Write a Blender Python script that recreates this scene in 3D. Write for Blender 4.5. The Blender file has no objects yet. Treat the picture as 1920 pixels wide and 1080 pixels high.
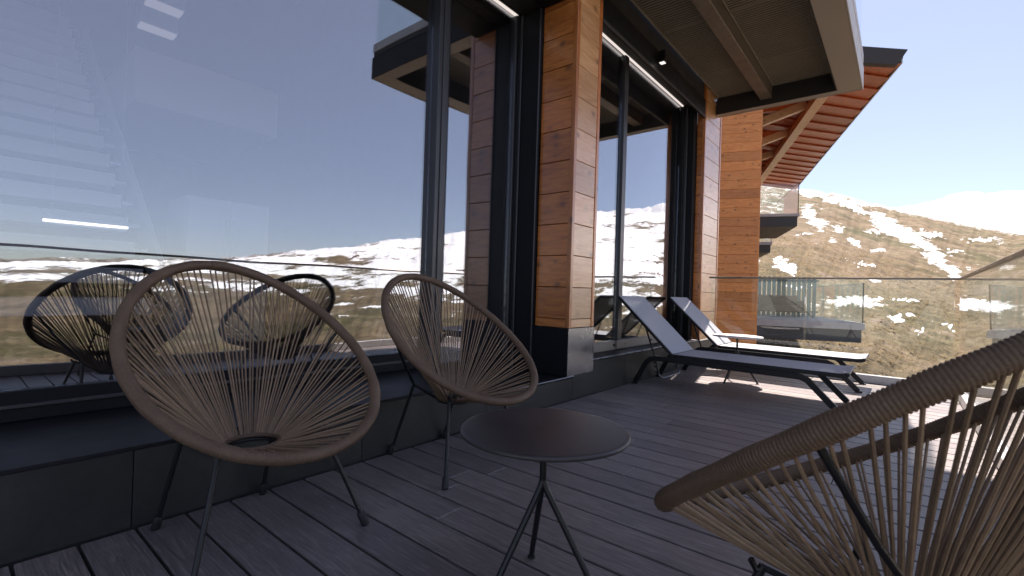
import bpy, bmesh, math, random
import numpy as np
from mathutils import Matrix, Vector
random.seed(7)
rng = np.random.default_rng(5)
sc = bpy.context.scene
col = sc.collection
R_ = math.radians

# ------------------------------------------------------------------ camera
# world: deck top z=0, plinth face of the building x=0 (building at x<0), +y runs along the facade away from us
CAM = np.array([1.9868, 0.0, 0.84]); FPX = 889.757
_yaw, _pitch, _roll = -0.688511, 0.00626, 0.031371
FW = np.array([math.sin(_yaw)*math.cos(_pitch), math.cos(_yaw)*math.cos(_pitch), math.sin(_pitch)])
_r = np.array([math.cos(_yaw), -math.sin(_yaw), 0.0]); _u = np.cross(_r, FW)
RT = math.cos(_roll)*_r + math.sin(_roll)*_u
UP = -math.sin(_roll)*_r + math.cos(_roll)*_u
cam = bpy.data.cameras.new('camera'); camo = bpy.data.objects.new('camera', cam); col.objects.link(camo)
M = Matrix.Identity(4)
for i in range(3):
    M[i][0] = RT[i]; M[i][1] = UP[i]; M[i][2] = -FW[i]; M[i][3] = CAM[i]
camo.matrix_world = M
cam.sensor_width = 36; cam.lens = FPX/1920*36; cam.clip_start = .02; cam.clip_end = 20000
cam.dof.use_dof = True; cam.dof.focus_distance = 2.3; cam.dof.aperture_fstop = 8.0
sc.camera = camo

# ------------------------------------------------------------------ world, sun, exposure
SUN = Vector((-.125, .60, 1.0)).normalized()
w = bpy.data.worlds.new('World'); sc.world = w; w.use_nodes = True
nt = w.node_tree; nt.nodes.clear()
sky = nt.nodes.new('ShaderNodeTexSky'); sky.sky_type = 'NISHITA'; sky.sun_disc = False
sky.sun_elevation = math.asin(SUN.z); sky.sun_rotation = math.atan2(SUN.x, SUN.y)
sky.altitude = 2200; sky.air_density = 1.0; sky.dust_density = 1.6; sky.ozone_density = 1.0
bg = nt.nodes.new('ShaderNodeBackground'); bg.inputs[1].default_value = .10
wo = nt.nodes.new('ShaderNodeOutputWorld')
veil = nt.nodes.new('ShaderNodeMix'); veil.data_type = 'RGBA'; veil.inputs[0].default_value = .50      # thin, even high haze
veil.inputs[7].default_value = (1.95, 2.1, 2.6, 1)
nt.links.new(sky.outputs[0], veil.inputs[6]); nt.links.new(veil.outputs[2], bg.inputs[0]); nt.links.new(bg.outputs[0], wo.inputs[0])
sl = bpy.data.lights.new('sun', 'SUN'); sl.energy = 5.0; sl.angle = R_(.53); sl.color = (1, .95, .87)
so = bpy.data.objects.new('sun', sl); col.objects.link(so)
so.rotation_euler = SUN.to_track_quat('Z', 'Y').to_euler()
vs = sc.view_settings; vs.view_transform = 'Standard'; vs.look = 'None'; vs.gamma = 1; vs.use_curve_mapping = False
vs.exposure = 1.52
vs.use_white_balance = True; vs.white_balance_temperature = 6950; vs.white_balance_tint = 17
sc.render.engine = 'CYCLES'
cy = sc.cycles; cy.max_bounces = 10; cy.diffuse_bounces = 4; cy.glossy_bounces = 6; cy.transparent_max_bounces = 24; cy.transmission_bounces = 8
cy.caustics_reflective = False; cy.caustics_refractive = False; cy.use_denoising = True; cy.sample_clamp_indirect = 6

def ray(px, py): return FW + RT*(px-960)/FPX - UP*(py-540)/FPX
def at(px, py, dep): return CAM + ray(px, py)*dep

# ------------------------------------------------------------------ materials
MATS = {}
class N:
    """small node helper"""
    def __init__(s, name):
        s.m = bpy.data.materials.new(name); s.m.use_nodes = True; s.t = s.m.node_tree; s.t.nodes.clear()
        s.out = s.n('OutputMaterial'); MATS[name] = s.m
    def n(s, typ, **kw):
        x = s.t.nodes.new('ShaderNode'+typ)
        for k, v in kw.items():
            if k.startswith('i_'):
                key = k[2:]; key = int(key) if key.isdigit() else key.replace('_', ' ')
                x.inputs[key].default_value = v
            else: setattr(x, k, v)
        return x
    def l(s, a, b): s.t.links.new(a, b)
    def ramp(s, fac, stops, interp='LINEAR'):
        r = s.n('ValToRGB'); r.color_ramp.interpolation = interp
        e = r.color_ramp.elements
        while len(e) < len(stops): e.new(.5)
        for q, (p, c) in zip(e, stops):
            q.position = p; q.color = (*c, 1) if len(c) == 3 else c
        s.l(fac, r.inputs[0]); return r.outputs[0]
    def math(s, op, a, b=None, clamp=False):
        x = s.n('Math', operation=op); x.use_clamp = clamp
        for i, v in enumerate((a, b)):
            if v is None: continue
            if isinstance(v, (int, float)): x.inputs[i].default_value = v
            else: s.l(v, x.inputs[i])
        return x.outputs[0]
    def mix(s, fac, a, b, blend='MIX'):
        x = s.n('Mix', data_type='RGBA', blend_type=blend)
        for i, v in ((0, fac), (6, a), (7, b)):
            if isinstance(v, (int, float)): x.inputs[i].default_value = v
            elif isinstance(v, tuple): x.inputs[i].default_value = (*v, 1) if len(v) == 3 else v
            else: s.l(v, x.inputs[i])
        return x.outputs[2]
    def coords(s, scale=(1, 1, 1), kind='Object', rnd=0.0):
        tc = s.n('TexCoord'); mp = s.n('Mapping'); mp.inputs['Scale'].default_value = scale
        s.l(tc.outputs[kind], mp.inputs[0])
        if rnd:
            oi = s.n('ObjectInfo'); cb = s.n('CombineXYZ')
            v = s.math('MULTIPLY', oi.outputs['Random'], rnd)
            for k in range(3): s.l(v, cb.inputs[k])
            s.l(cb.outputs[0], mp.inputs['Location'])
        return mp.outputs[0]
    def noise(s, vec, scale, detail=4, rough=.55, dist=0):
        x = s.n('TexNoise'); x.inputs['Scale'].default_value = scale; x.inputs['Detail'].default_value = detail
        x.inputs['Roughness'].default_value = rough; x.inputs['Distortion'].default_value = dist
        s.l(vec, x.inputs['Vector']); return x.outputs[0]
    def bump(s, h, strength=.3, dist=.01):
        b = s.n('Bump'); b.inputs['Strength'].default_value = strength; b.inputs['Distance'].default_value = dist
        s.l(h, b.inputs['Height']); return b.outputs[0]
    def bsdf(s, color, rough=.5, metal=0, normal=None, spec=.5, coat=0, coat_rough=.2):
        b = s.n('BsdfPrincipled')
        for k, v in (('Base Color', color), ('Roughness', rough), ('Metallic', metal), ('Specular IOR Level', spec), ('Coat Weight', coat), ('Coat Roughness', coat_rough)):
            if isinstance(v, (int, float)): b.inputs[k].default_value = v
            elif isinstance(v, tuple): b.inputs[k].default_value = (*v, 1)
            else: s.l(v, b.inputs[k])
        if normal is not None: s.l(normal, b.inputs['Normal'])
        s.l(b.outputs[0], s.out.inputs[0]); return b

def m_wood(name, dark, mid, light, rough=.42, coat=.25):
    """knotty varnished pine; the grain runs along the local x axis of each board"""
    k = N(name)
    v = k.coords((1, 1, 1), rnd=37.0)
    stretch = k.n('Mapping'); stretch.inputs['Scale'].default_value = (1.1, 9, 9); k.l(v, stretch.inputs[0])
    g1 = k.noise(stretch.outputs[0], 3.2, 6, .6, 1.2)
    fine = k.n('Mapping'); fine.inputs['Scale'].default_value = (3, 70, 70); k.l(v, fine.inputs[0])
    g2 = k.noise(fine.outputs[0], 2.0, 3, .6)
    vo = k.n('TexVoronoi'); vo.inputs['Scale'].default_value = 1.0
    km = k.n('Mapping'); km.inputs['Scale'].default_value = (5.2, 7, 7); k.l(v, km.inputs[0]); k.l(km.outputs[0], vo.inputs['Vector'])
    kd = k.noise(km.outputs[0], 3, 2)
    dist = k.math('ADD', vo.outputs['Distance'], k.math('MULTIPLY', k.math('SUBTRACT', kd, .5), .12))
    knot = k.ramp(dist, [(0, (1, 1, 1)), (.085, (1, 1, 1)), (.17, (.28, .28, .28)), (.3, (0, 0, 0))])
    base = k.ramp(k.math('ADD', k.math('MULTIPLY', g1, .75), k.math('MULTIPLY', g2, .25)), [(.3, dark), (.5, mid), (.68, light)])
    oi = k.n('ObjectInfo')
    tint = k.ramp(oi.outputs['Random'], [(0, (.78, .75, .72)), (.5, (1, 1, 1)), (1, (1.12, 1.08, 1.05))])
    c = k.mix(1.0, base, tint, 'MULTIPLY')
    c = k.mix(k.math('MULTIPLY', knot, .75), c, tuple(x*.38 for x in dark))
    nb = k.bump(k.math('ADD', g2, k.math('MULTIPLY', g1, .5)), .18, .004)
    b = k.bsdf(c, rough, normal=nb, coat=coat, coat_rough=.24); b.inputs['Coat IOR'].default_value = 1.75
    return k.m
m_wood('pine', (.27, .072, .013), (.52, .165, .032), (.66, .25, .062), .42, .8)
m_wood('pine_roof', (.30, .062, .014), (.50, .115, .026), (.60, .17, .045))
m_wood('pine_wing_lit', (.46, .14, .030), (.72, .255, .062), (.80, .34, .10), .5, .1)  # wing end wall: bounce light put into the colour as a brighter pine
m_wood('pine_front_lit', (.50, .23, .090), (.68, .365, .165), (.76, .46, .25), .42, .8)  # column fronts: sheen and stronger light painted in as a paler pine
m_wood('pine_pale', (.48, .30, .16), (.60, .40, .23), (.68, .48, .30))

def m_deck():
    k = N('deck_board'); v = k.coords((1, 1, 1), rnd=53.0)
    st = k.n('Mapping'); st.inputs['Scale'].default_value = (1.3, 16, 16); k.l(v, st.inputs[0])
    g1 = k.noise(st.outputs[0], 4, 7, .68, 1.6)
    fi = k.n('Mapping'); fi.inputs['Scale'].default_value = (4, 160, 160); k.l(v, fi.inputs[0])
    g2 = k.noise(fi.outputs[0], 2, 3, .65)
    h = k.math('ADD', k.math('MULTIPLY', g1, .65), k.math('MULTIPLY', g2, .35))
    c = k.ramp(h, [(.30, (.070, .059, .060)), (.52, (.182, .158, .158)), (.72, (.36, .32, .315))])
    oi = k.n('ObjectInfo')
    tint = k.ramp(oi.outputs['Random'], [(0, (.80, .79, .82)), (.5, (1, 1, 1)), (1, (1.18, 1.15, 1.13))])
    c = k.mix(1, c, tint, 'MULTIPLY')
    # dust and dried splashes
    wn = k.noise(k.coords((1, 1, 1), 'Object', 11.0), 2.6, 5, .7)
    c = k.mix(k.math('MULTIPLY', k.ramp(wn, [(.55, (0, 0, 0)), (.8, (1, 1, 1))]), .28), c, (.40, .37, .35))
    k.bsdf(c, k.ramp(g1, [(.3, (.36,)*3), (.7, (.5,)*3)]), normal=k.bump(h, .5, .003), spec=.6)
m_deck()

def m_plain(name, color, rough=.5, metal=0, var=.12, scale=6, bump=.05, spec=.5, coat=0):
    k = N(name); v = k.coords((1, 1, 1), 'Object', 9.0)
    n1 = k.noise(v, scale, 5, .6); n2 = k.noise(v, scale*9, 3, .6)
    f = k.math('ADD', k.math('MULTIPLY', n1, .7), k.math('MULTIPLY', n2, .3))
    lo = tuple(c*(1-var) for c in color); hi = tuple(min(1, c*(1+var)) for c in color)
    c = k.ramp(f, [(.32, lo), (.68, hi)])
    r = k.ramp(n1, [(.3, (max(.03, rough-.07),)*3), (.7, (min(1, rough+.07),)*3)])
    k.bsdf(c, r, metal, normal=k.bump(f, bump, .003), spec=spec, coat=coat)
    return k.m
m_plain('anthracite', (.010, .0105, .013), .55, .0, .1, spec=.18)
m_plain('frame_metal', (.062, .063, .070), .36, .4, .08)
m_plain('black_metal', (.016, .016, .018), .36, .3, .15)
m_plain('rubber', (.012, .012, .013), .6)
m_plain('ledge_metal', (.008, .008, .011), .5, .0, .2, 4, spec=.35)
m_plain('trim_steel', (.30, .32, .36), .30, .9, .1)
m_plain('brushed_steel', (.34, .345, .36), .26, .95, .12, 3)
m_plain('taupe_metal', (.34, .30, .26), .42, .15, .06, 3)
m_plain('soffit_dark', (.020, .018, .016), .7)
m_plain('grating', (.27, .235, .18), .5, .1, .15)
m_plain('beam_steel', (.16, .135, .11), .42, .3, .4, 7)
m_plain('bronze_rail', (.20, .165, .135), .33, .8, .1)
m_plain('table_top', (.040, .035, .037), .42, .0, .28, 5, .12)
m_plain('table_light', (.62, .60, .60), .40, 0, .05)
m_plain('sling', (.46, .465, .51), .62, 0, .05, 300, .2)
def _mesh_cloth(nm, a):     # woven mesh: a little light passes between the threads
    t = MATS[nm].node_tree; out = [x for x in t.nodes if x.type == 'OUTPUT_MATERIAL'][0]; src = out.inputs[0].links[0].from_socket
    tr = t.nodes.new('ShaderNodeBsdfTransparent'); mx = t.nodes.new('ShaderNodeMixShader'); mx.inputs[0].default_value = a
    t.links.new(src, mx.inputs[1]); t.links.new(tr.outputs[0], mx.inputs[2]); t.links.new(mx.outputs[0], out.inputs[0])
_mesh_cloth('sling', .26)
m_plain('sling_back', (.05, .052, .058), .7, 0, .05, 300, .2)
m_plain('slab_light', (.50, .50, .51), .6)
m_plain('slab_dark', (.060, .062, .066), .6)
m_plain('render_grey', (.16, .155, .15), .8)
m_plain('roof_sheet', (.030, .025, .027), .5)
m_plain('interior_wall', (.16, .15, .15), .8)
m_plain('interior_floor', (.12, .10, .085), .4)
m_plain('white_paint', (.74, .74, .74), .5, 0, .03)
m_plain('fence_paint', (.20, .27, .25), .6)
m_plain('wicker', (.20, .125, .07), .8, 0, .4, 30)
m_plain('upholstery', (.20, .25, .23), .9)
m_plain('cord', (.235, .155, .098), .62, 0, .22, 60, .3)
def _tint(nm, lo, hi):      # every cord a little different
    t = MATS[nm].node_tree; b = [x for x in t.nodes if x.type == 'BSDF_PRINCIPLED'][0]; src = b.inputs['Base Color'].links[0].from_socket
    oi = t.nodes.new('ShaderNodeObjectInfo'); mr = t.nodes.new('ShaderNodeMapRange'); mr.inputs[3].default_value = lo; mr.inputs[4].default_value = hi
    mx = t.nodes.new('ShaderNodeVectorMath'); mx.operation = 'SCALE'
    t.links.new(oi.outputs['Random'], mr.inputs[0]); t.links.new(src, mx.inputs[0]); t.links.new(mr.outputs[0], mx.inputs['Scale']); t.links.new(mx.outputs[0], b.inputs['Base Color'])
_tint('cord', .72, 1.28)

def m_wrap():
    k = N('cord_wrap'); v = k.coords((1, 1, 1), 'Object', 3.0)
    n1 = k.noise(v, 9, 4); n2 = k.noise(v, 240, 2, .7)
    c = k.ramp(k.math('ADD', k.math('MULTIPLY', n1, .5), k.math('MULTIPLY', n2, .5)), [(.3, (.088, .052, .034)), (.55, (.150, .098, .066)), (.75, (.215, .150, .108))])
    k.bsdf(c, .6, normal=k.bump(n2, .35, .001), spec=.35)
m_wrap()

def m_stone():
    k = N('stone_tile'); v = k.coords((1, 1, 1), 'Object', 21.0)
    n1 = k.noise(v, 3.2, 6, .65, .6); n2 = k.noise(v, 40, 4, .7)
    f = k.math('ADD', k.math('MULTIPLY', n1, .7), k.math('MULTIPLY', n2, .3))
    c = k.ramp(f, [(.3, (.009, .0095, .010)), (.5, (.017, .0175, .0175)), (.7, (.034, .034, .033))])
    k.bsdf(c, .52, normal=k.bump(f, .25, .004))
m_stone()

def m_glass(name, tint, f0, rough=0.0):
    """thin coated pane: clear tinted body plus mirror reflection that grows towards grazing angles"""
    k = N(name)
    lw = k.n('LayerWeight'); lw.inputs[0].default_value = .5
    # Schlick: f0 + (1-f0) * (1-cos)^5 ; LayerWeight facing at blend .5 is 1-cos
    fr = k.math('POWER', lw.outputs['Facing'], 5.0)
    fac = k.math('ADD', k.math('MULTIPLY', fr, 1-f0), f0, clamp=True)
    tr = k.n('BsdfTransparent'); tr.inputs[0].default_value = (*tint, 1)
    gl = k.n('BsdfGlossy'); gl.inputs['Roughness'].default_value = rough; gl.inputs[0].default_value = (.97, .98, 1, 1)
    wv = k.noise(k.coords((1, 1, 1), 'Object'), .8, 2, .5); k.l(k.bump(wv, .5, .006), gl.inputs['Normal'])
    mx = k.n('MixShader'); k.l(fac, mx.inputs[0]); k.l(tr.outputs[0], mx.inputs[1]); k.l(gl.outputs[0], mx.inputs[2])
    k.l(mx.outputs[0], k.out.inputs[0])
m_glass('window_glass', (.86, .88, .92), .28)
m_glass('clear_glass', (.955, .975, .965), .035)
def m_emit(name, color, s):
    k = N(name); e = k.n('Emission'); e.inputs[0].default_value = (*color, 1); e.inputs[1].default_value = s
    k.l(e.outputs[0], k.out.inputs[0])
m_emit('led', (1, .95, .90), .30)
m_emit('lamp_panel', (1, .96, .92), .11)
m_emit('lamp_bar', (1, .96, .92), 1.0)
m_emit('spot_lens', (1, .97, .92), .4)

# ------------------------------------------------------------------ mesh helpers
def link(name, me, mat=None, parent=None, loc=(0, 0, 0), rot=(0, 0, 0)):
    o = bpy.data.objects.new(name, me); col.objects.link(o)
    if me is not None and mat is not None and not me.materials: me.materials.append(MATS[mat])
    o.location = loc; o.rotation_euler = rot
    if parent is not None:
        o.parent = parent
        if parent.type == 'MESH': o.matrix_parent_inverse = parent.matrix_basis.inverted()   # parts are given in the frame of their thing
    return o
def tag(o, label=None, cat=None, group=None, kind=None):
    if label: o['label'] = label
    if cat: o['category'] = cat
    if group: o['group'] = group
    if kind: o['kind'] = kind
    return o
def empty(name, loc=(0, 0, 0), rz=0, parent=None):
    o = bpy.data.objects.new(name, None); col.objects.link(o); o.empty_display_size = .1
    o.location = loc; o.rotation_euler = (0, 0, rz)
    if parent is not None: o.parent = parent
    return o
class MB:
    def __init__(s): s.v = []; s.f = []; s.sm = False
    def add(s, vs, fs):
        b = len(s.v); s.v += [tuple(map(float, p)) for p in vs]; s.f += [tuple(b+i for i in q) for q in fs]; return s
    def box(s, x0, x1, y0, y1, z0, z1):
        return s.add([(x0, y0, z0), (x1, y0, z0), (x1, y1, z0), (x0, y1, z0), (x0, y0, z1), (x1, y0, z1), (x1, y1, z1), (x0, y1, z1)],
                     [(0, 3, 2, 1), (4, 5, 6, 7), (0, 1, 5, 4), (1, 2, 6, 5), (2, 3, 7, 6), (3, 0, 4, 7)])
    def hexa(s, p): return s.add(p, [(0, 3, 2, 1), (4, 5, 6, 7), (0, 1, 5, 4), (1, 2, 6, 5), (2, 3, 7, 6), (3, 0, 4, 7)])
    def tube(s, pts, r, n=8, closed=False, sq=None, caps=True):
        pts = [np.array(p, float) for p in pts]; m = len(pts)
        rs = r if hasattr(r, '__len__') else [r]*m
        ring = []; prev = None
        for i, p in enumerate(pts):
            a = pts[(i-1) % m] if (closed or i > 0) else p
            b = pts[(i+1) % m] if (closed or i < m-1) else p
            t = b-a; t /= np.linalg.norm(t)
            if prev is None:
                ref = np.array([0, 0, 1.]) if abs(t[2]) < .9 else np.array([0, 1., 0])
            else: ref = prev
            u = ref - t*(ref@t); u /= np.linalg.norm(u); prev = u; v_ = np.cross(t, u)
            if sq:      # rectangular section: (half along u, half along v)
                ring.append([p+u*a_*sq[0]+v_*b_*sq[1] for a_, b_ in ((1, 1), (-1, 1), (-1, -1), (1, -1))])
            else:
                ring.append([p+rs[i]*(u*math.cos(2*math.pi*k/n)+v_*math.sin(2*math.pi*k/n)) for k in range(n)])
        k_ = 4 if sq else n
        vs = [q for rg in ring for q in rg]; fs = []
        for i in range(m if closed else m-1):
            j = (i+1) % m
            for k in range(k_): fs.append((i*k_+k, i*k_+(k+1) % k_, j*k_+(k+1) % k_, j*k_+k))
        if caps and not closed:
            fs.append(tuple(range(k_))[::-1]); fs.append(tuple((m-1)*k_+k for k in range(k_)))
        return s.add(vs, fs)
    def lathe(s, prof, c=(0, 0, 0), n=48):
        m = len(prof); vs = []
        for (r, z) in prof:
            for k in range(n): a = 2*math.pi*k/n; vs.append((c[0]+r*math.cos(a), c[1]+r*math.sin(a), c[2]+z))
        fs = []
        for i in range(m-1):
            for k in range(n): fs.append((i*n+k, i*n+(k+1) % n, (i+1)*n+(k+1) % n, (i+1)*n+k))
        fs.append(tuple(range(n))[::-1]); fs.append(tuple((m-1)*n+k for k in range(n)))
        return s.add(vs, fs)
    def mesh(s, name, mat, smooth=False, bevel=0, seg=1):
        me = bpy.data.meshes.new(name); me.from_pydata(s.v, [], s.f); me.update()
        bm = bmesh.new(); bm.from_mesh(me)
        bmesh.ops.recalc_face_normals(bm, faces=bm.faces)
        if bevel: bmesh.ops.bevel(bm, geom=list(bm.edges), offset=bevel, segments=seg, affect='EDGES', profile=.5, clamp_overlap=True)
        bm.to_mesh(me); bm.free()
        if smooth:
            for p in me.polygons: p.use_smooth = True
            try: me.set_sharp_from_angle(angle=R_(45))
            except Exception: pass
        if mat: me.materials.append(MATS[mat])
        return me
    def build(s, name, mat, parent=None, smooth=False, bevel=0, loc=(0, 0, 0), rot=(0, 0, 0), seg=1):
        return link(name, s.mesh(name, mat, smooth, bevel, seg), None, parent, loc, rot)
_bm_cache = {}
def board(name, size, mat, parent, loc, rot=(0, 0, 0), bevel=.0015):
    """a bevelled box centred on its own origin; alike boards share one mesh"""
    key = (tuple(round(x, 4) for x in size), mat, bevel)
    if key not in _bm_cache:
        a, b, c = (x/2 for x in size)
        _bm_cache[key] = MB().box(-a, a, -b, b, -c, c).mesh(name, mat, bevel=bevel)
    return link(name, _bm_cache[key], None, parent, loc, rot)
def box(name, x0, x1, y0, y1, z0, z1, mat, parent=None, bevel=.002):
    return board(name, (x1-x0, y1-y0, z1-z0), mat, parent, ((x0+x1)/2, (y0+y1)/2, (z0+z1)/2), bevel=min(bevel, .3*min(x1-x0, y1-y0, z1-z0)))
def copy_tree(o, parent=None):
    c = o.copy(); col.objects.link(c); c.parent = parent
    for ch in list(o.children): copy_tree(ch, c)
    return c

# ------------------------------------------------------------------ deck
PITCH = .14559; Y0 = .16025; XR = 2.42; YF = 6.19
deck = empty('deck'); tag(deck, kind='structure')
box('deck_base', -.02, XR+.06, -2.2, YF+.06, -.42, -.034, 'slab_dark', deck, 0)
def plank(x0, x1, y):
    board('plank', (round(x1-x0, 3), PITCH-.0095, .026), 'deck_board', deck, ((x0+x1)/2, y, -.013 + random.uniform(-.0006, .0006)), bevel=.0025)
known = {8: .526, 7: .692, 10: .547, 12: 1.35, 15: .62}
for k in range(-14, 41):
    y = Y0 + (k+.5)*PITCH
    if y > YF-.05: break
    xs = [.004]
    if k in known: xs.append(known[k])
    elif random.random() < .55: xs.append(round(random.choice([.45, .6, .8, 1.0, 1.25, 1.5, 1.75]), 2))
    xs.append(XR-.035)
    for a, b in zip(xs[:-1], xs[1:]): plank(a+.0015, b-.0015, y)

# ------------------------------------------------------------------ our building
bld = empty('lodge_building'); tag(bld, 'timber and glass lodge with tall mirror-like windows facing the grey deck', 'building')
XG1 = -.66; XGD = -.585; XG2 = -.25          # glass planes of the near bay and the far bay
# plinth: stone tiles with open joints
pl = box('plinth', -.80, -.022, -2.2, 3.2, -.40, .155, 'slab_dark', bld, 0)
pl2 = box('plinth', -.45, -.022, 3.215, 7.0, -.40, .255, 'slab_dark', bld, 0)
def tiles(y0, y1, z1, par, wdt):
    n = max(1, round((y1-y0)/wdt)); s = (y1-y0)/n
    for i in range(n):
        board('stone_tile', (.018, s-.0022, z1-.003), 'stone_tile', par, (-.010, y0+(i+.5)*s, (z1+.003)/2), bevel=.0015)
tiles(-2.2, 2.20, .262, pl, .88); tiles(2.20, 3.20, .170, pl, 1.0); tiles(3.20, 6.95, .272, pl2, .94)
# ledges (folded dark sheet) with a light nosing
l1 = box('window_ledge', XG1-.06, -.004, -2.2, 2.20, .262, .276, 'ledge_metal', bld)
box('ledge_core', XG1-.06, -.03, -2.2, 2.195, .156, .258, 'slab_dark', l1, 0)
l2 = box('door_step', XG1-.06, -.004, 2.205, 3.118, .170, .181, 'ledge_metal', bld)
box('nosing', -.012, .010, 2.205, 3.205, .1815, .190, 'trim_steel', l2, .002)
l3 = box('window_ledge', XG2-.06, -.004, 3.515, 6.19, .272, .284, 'ledge_metal', bld)
box('nosing', -.012, .010, 3.49, 6.19, .2845, .293, 'trim_steel', l3, .002)

# columns clad with horizontal boards
def column(name, y0, y1, xb, z0, z1, zoff, plate):
    c = empty(name, parent=bld)
    box('core', xb+.012, -.030, y0+.028, y1-.028, z0, z1, 'soffit_dark', c, 0)
    z = z0+zoff-.25
    while z < z1:
        a, b = max(z, z0), min(z+.25, z1)
        if b-a > .02:
            # front face boards (grain along y) and side face boards (grain along x)
            board('plank', (y1-y0-.074, .022, b-a-.004), 'pine_front_lit', c, (-.016, (y0+y1)/2, (a+b)/2), (0, 0, R_(90)), bevel=.003)
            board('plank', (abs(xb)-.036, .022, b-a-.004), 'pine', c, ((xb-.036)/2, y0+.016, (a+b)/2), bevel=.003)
        z += .25
    for (yy, nm) in ((y0+.018, 'corner_board'), (y1-.018, 'corner_board')):
        board(nm, (z1-z0, .037, .040), 'pine', c, (-.018, yy, (z0+z1)/2), (0, R_(90), 0), bevel=.003)
    if plate:
        box('base_plate', xb, .002, y0-.004, y1+.012, plate, z0-.002, 'brushed_steel', c, .001)
        box('base_panel', xb-.26, -.001, y0-.010, y0-.005, plate, z0+.001, 'anthracite', c, .001)
    return c
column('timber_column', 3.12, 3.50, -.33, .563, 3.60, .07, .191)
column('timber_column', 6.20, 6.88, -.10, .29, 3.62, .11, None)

# near bay window
def strip(name, x0, x1, y0, y1, z0, z1, par, mat='frame_metal'): return box(name, x0, x1, y0, y1, z0, z1, mat, par, .003)
ZH1 = 3.16
wn = empty('window', parent=bld)
strip('sill_frame', XG1-.05, XG1+.030, -2.2, 2.234, .278, .395, wn, 'anthracite')
strip('sill_bead', XG1+.0305, XG1+.040, -2.2, 2.19, .330, .345, wn, 'frame_metal')
strip('sill_frame', XGD-.05, XGD+.030, 2.336, 3.07, .183, .300, wn, 'anthracite')
strip('mullion', XG1-.035, -.590, 2.235, 2.335, .278, ZH1, wn)
strip('mullion_cover', -.5895, -.580, 2.272, 2.298, .285, ZH1, wn)
strip('jamb', XGD-.04, XGD+.030, 3.040, 3.062, .301, ZH1, wn, 'frame_metal')
strip('jamb', XGD-.04, XGD+.045, 3.064, 3.078, .183, ZH1, wn, 'anthracite')
strip('jamb', XGD-.04, XGD+.065, 3.080, 3.092, .183, ZH1, wn, 'frame_metal')
strip('jamb_panel', XGD-.05, -.332, 3.095, 3.115, .183, ZH1, wn, 'anthracite')
strip('jamb_trim', -.345, -.333, 3.083, 3.0945, .20, ZH1, wn, 'frame_metal')
box('pane', XG1-.004, XG1+.004, -2.2, 2.234, .396, ZH1, 'window_glass', wn, 0)
box('pane', XGD-.004, XGD+.004, 2.336, 3.039, .301, ZH1, 'window_glass', wn, 0)
strip('head_frame', XG1-.05, XGD+.05, -2.2, 3.11, ZH1+.001, ZH1+.09, wn, 'anthracite')
ls = box('light_strip', XGD+.006, XGD+.030, -2.2, 3.06, ZH1-.010, ZH1+.004, 'led', wn, .002)
box('lintel', XG1-.10, -.36, -2.2, 3.11, ZH1+.0905, 3.628, 'soffit_dark', bld, 0)
box('header_soffit', XGD+.051, -.331, -2.2, 3.11, ZH1+.006, ZH1+.05, 'soffit_dark', bld, 0)
box('header_beam', -.33, -.06, -2.2, 3.115, ZH1, 3.62, 'anthracite', bld, .003)
# far bay window
ZH2 = 3.27
wf = empty('window', parent=bld)
strip('sill_frame', XG2-.05, XG2+.030, 3.515, 6.19, .286, .375, wf, 'taupe_metal')
strip('mullion', XG2-.05, XG2+.035, 4.37, 4.45, .376, ZH2, wf)
strip('mullion_foot', XG2+.0355, XG2+.055, 4.33, 4.50, .300, .376, wf, 'taupe_metal')
strip('jamb', XG2-.05, XG2+.035, 3.515, 3.56, .376, ZH2, wf)
strip('jamb', XG2-.05, XG2+.045, 6.00, 6.05, .376, ZH2, wf, 'anthracite')
strip('jamb', XG2-.05, XG2+.075, 6.052, 6.075, .286, ZH2, wf, 'frame_metal')
strip('jamb_panel', XG2-.05, -.101, 6.08, 6.19, .286, ZH2, wf, 'anthracite')
box('pane', XG2-.004, XG2+.004, 3.561, 4.369, .376, ZH2, 'window_glass', wf, 0)
box('pane', XG2-.004, XG2+.004, 4.451, 5.999, .376, ZH2, 'window_glass', wf, 0)
strip('head_frame', XG2-.05, XG2+.04, 3.515, 6.19, ZH2+.001, ZH2+.07, wf, 'anthracite')
box('light_strip', XG2+.014, XG2+.036, 3.52, 6.10, ZH2-.012, ZH2+.002, 'led', wf, .002)
for yy in (4.30, 4.53, 5.20, 5.9):
    MB().tube([(XG2+.030, yy, .335), (XG2+.042, yy, .335)], .010, 10).build('screw_cap', 'black_metal', wf)
box('lintel', -.56, -.0225, 3.515, 6.19, ZH2+.071, 3.628, 'soffit_dark', bld, 0)
box('header_soffit', XG2+.041, -.02, 3.515, 6.19, ZH2+.004, ZH2+.05, 'soffit_dark', bld, 0)
box('header_beam', -.022, -.002, 3.505, 6.195, 3.124, 3.36, 'anthracite', bld, .003)
box('header_lip', -.0015, .010, 3.505, 6.195, 3.124, 3.15, 'frame_metal', bld, .002)

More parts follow.
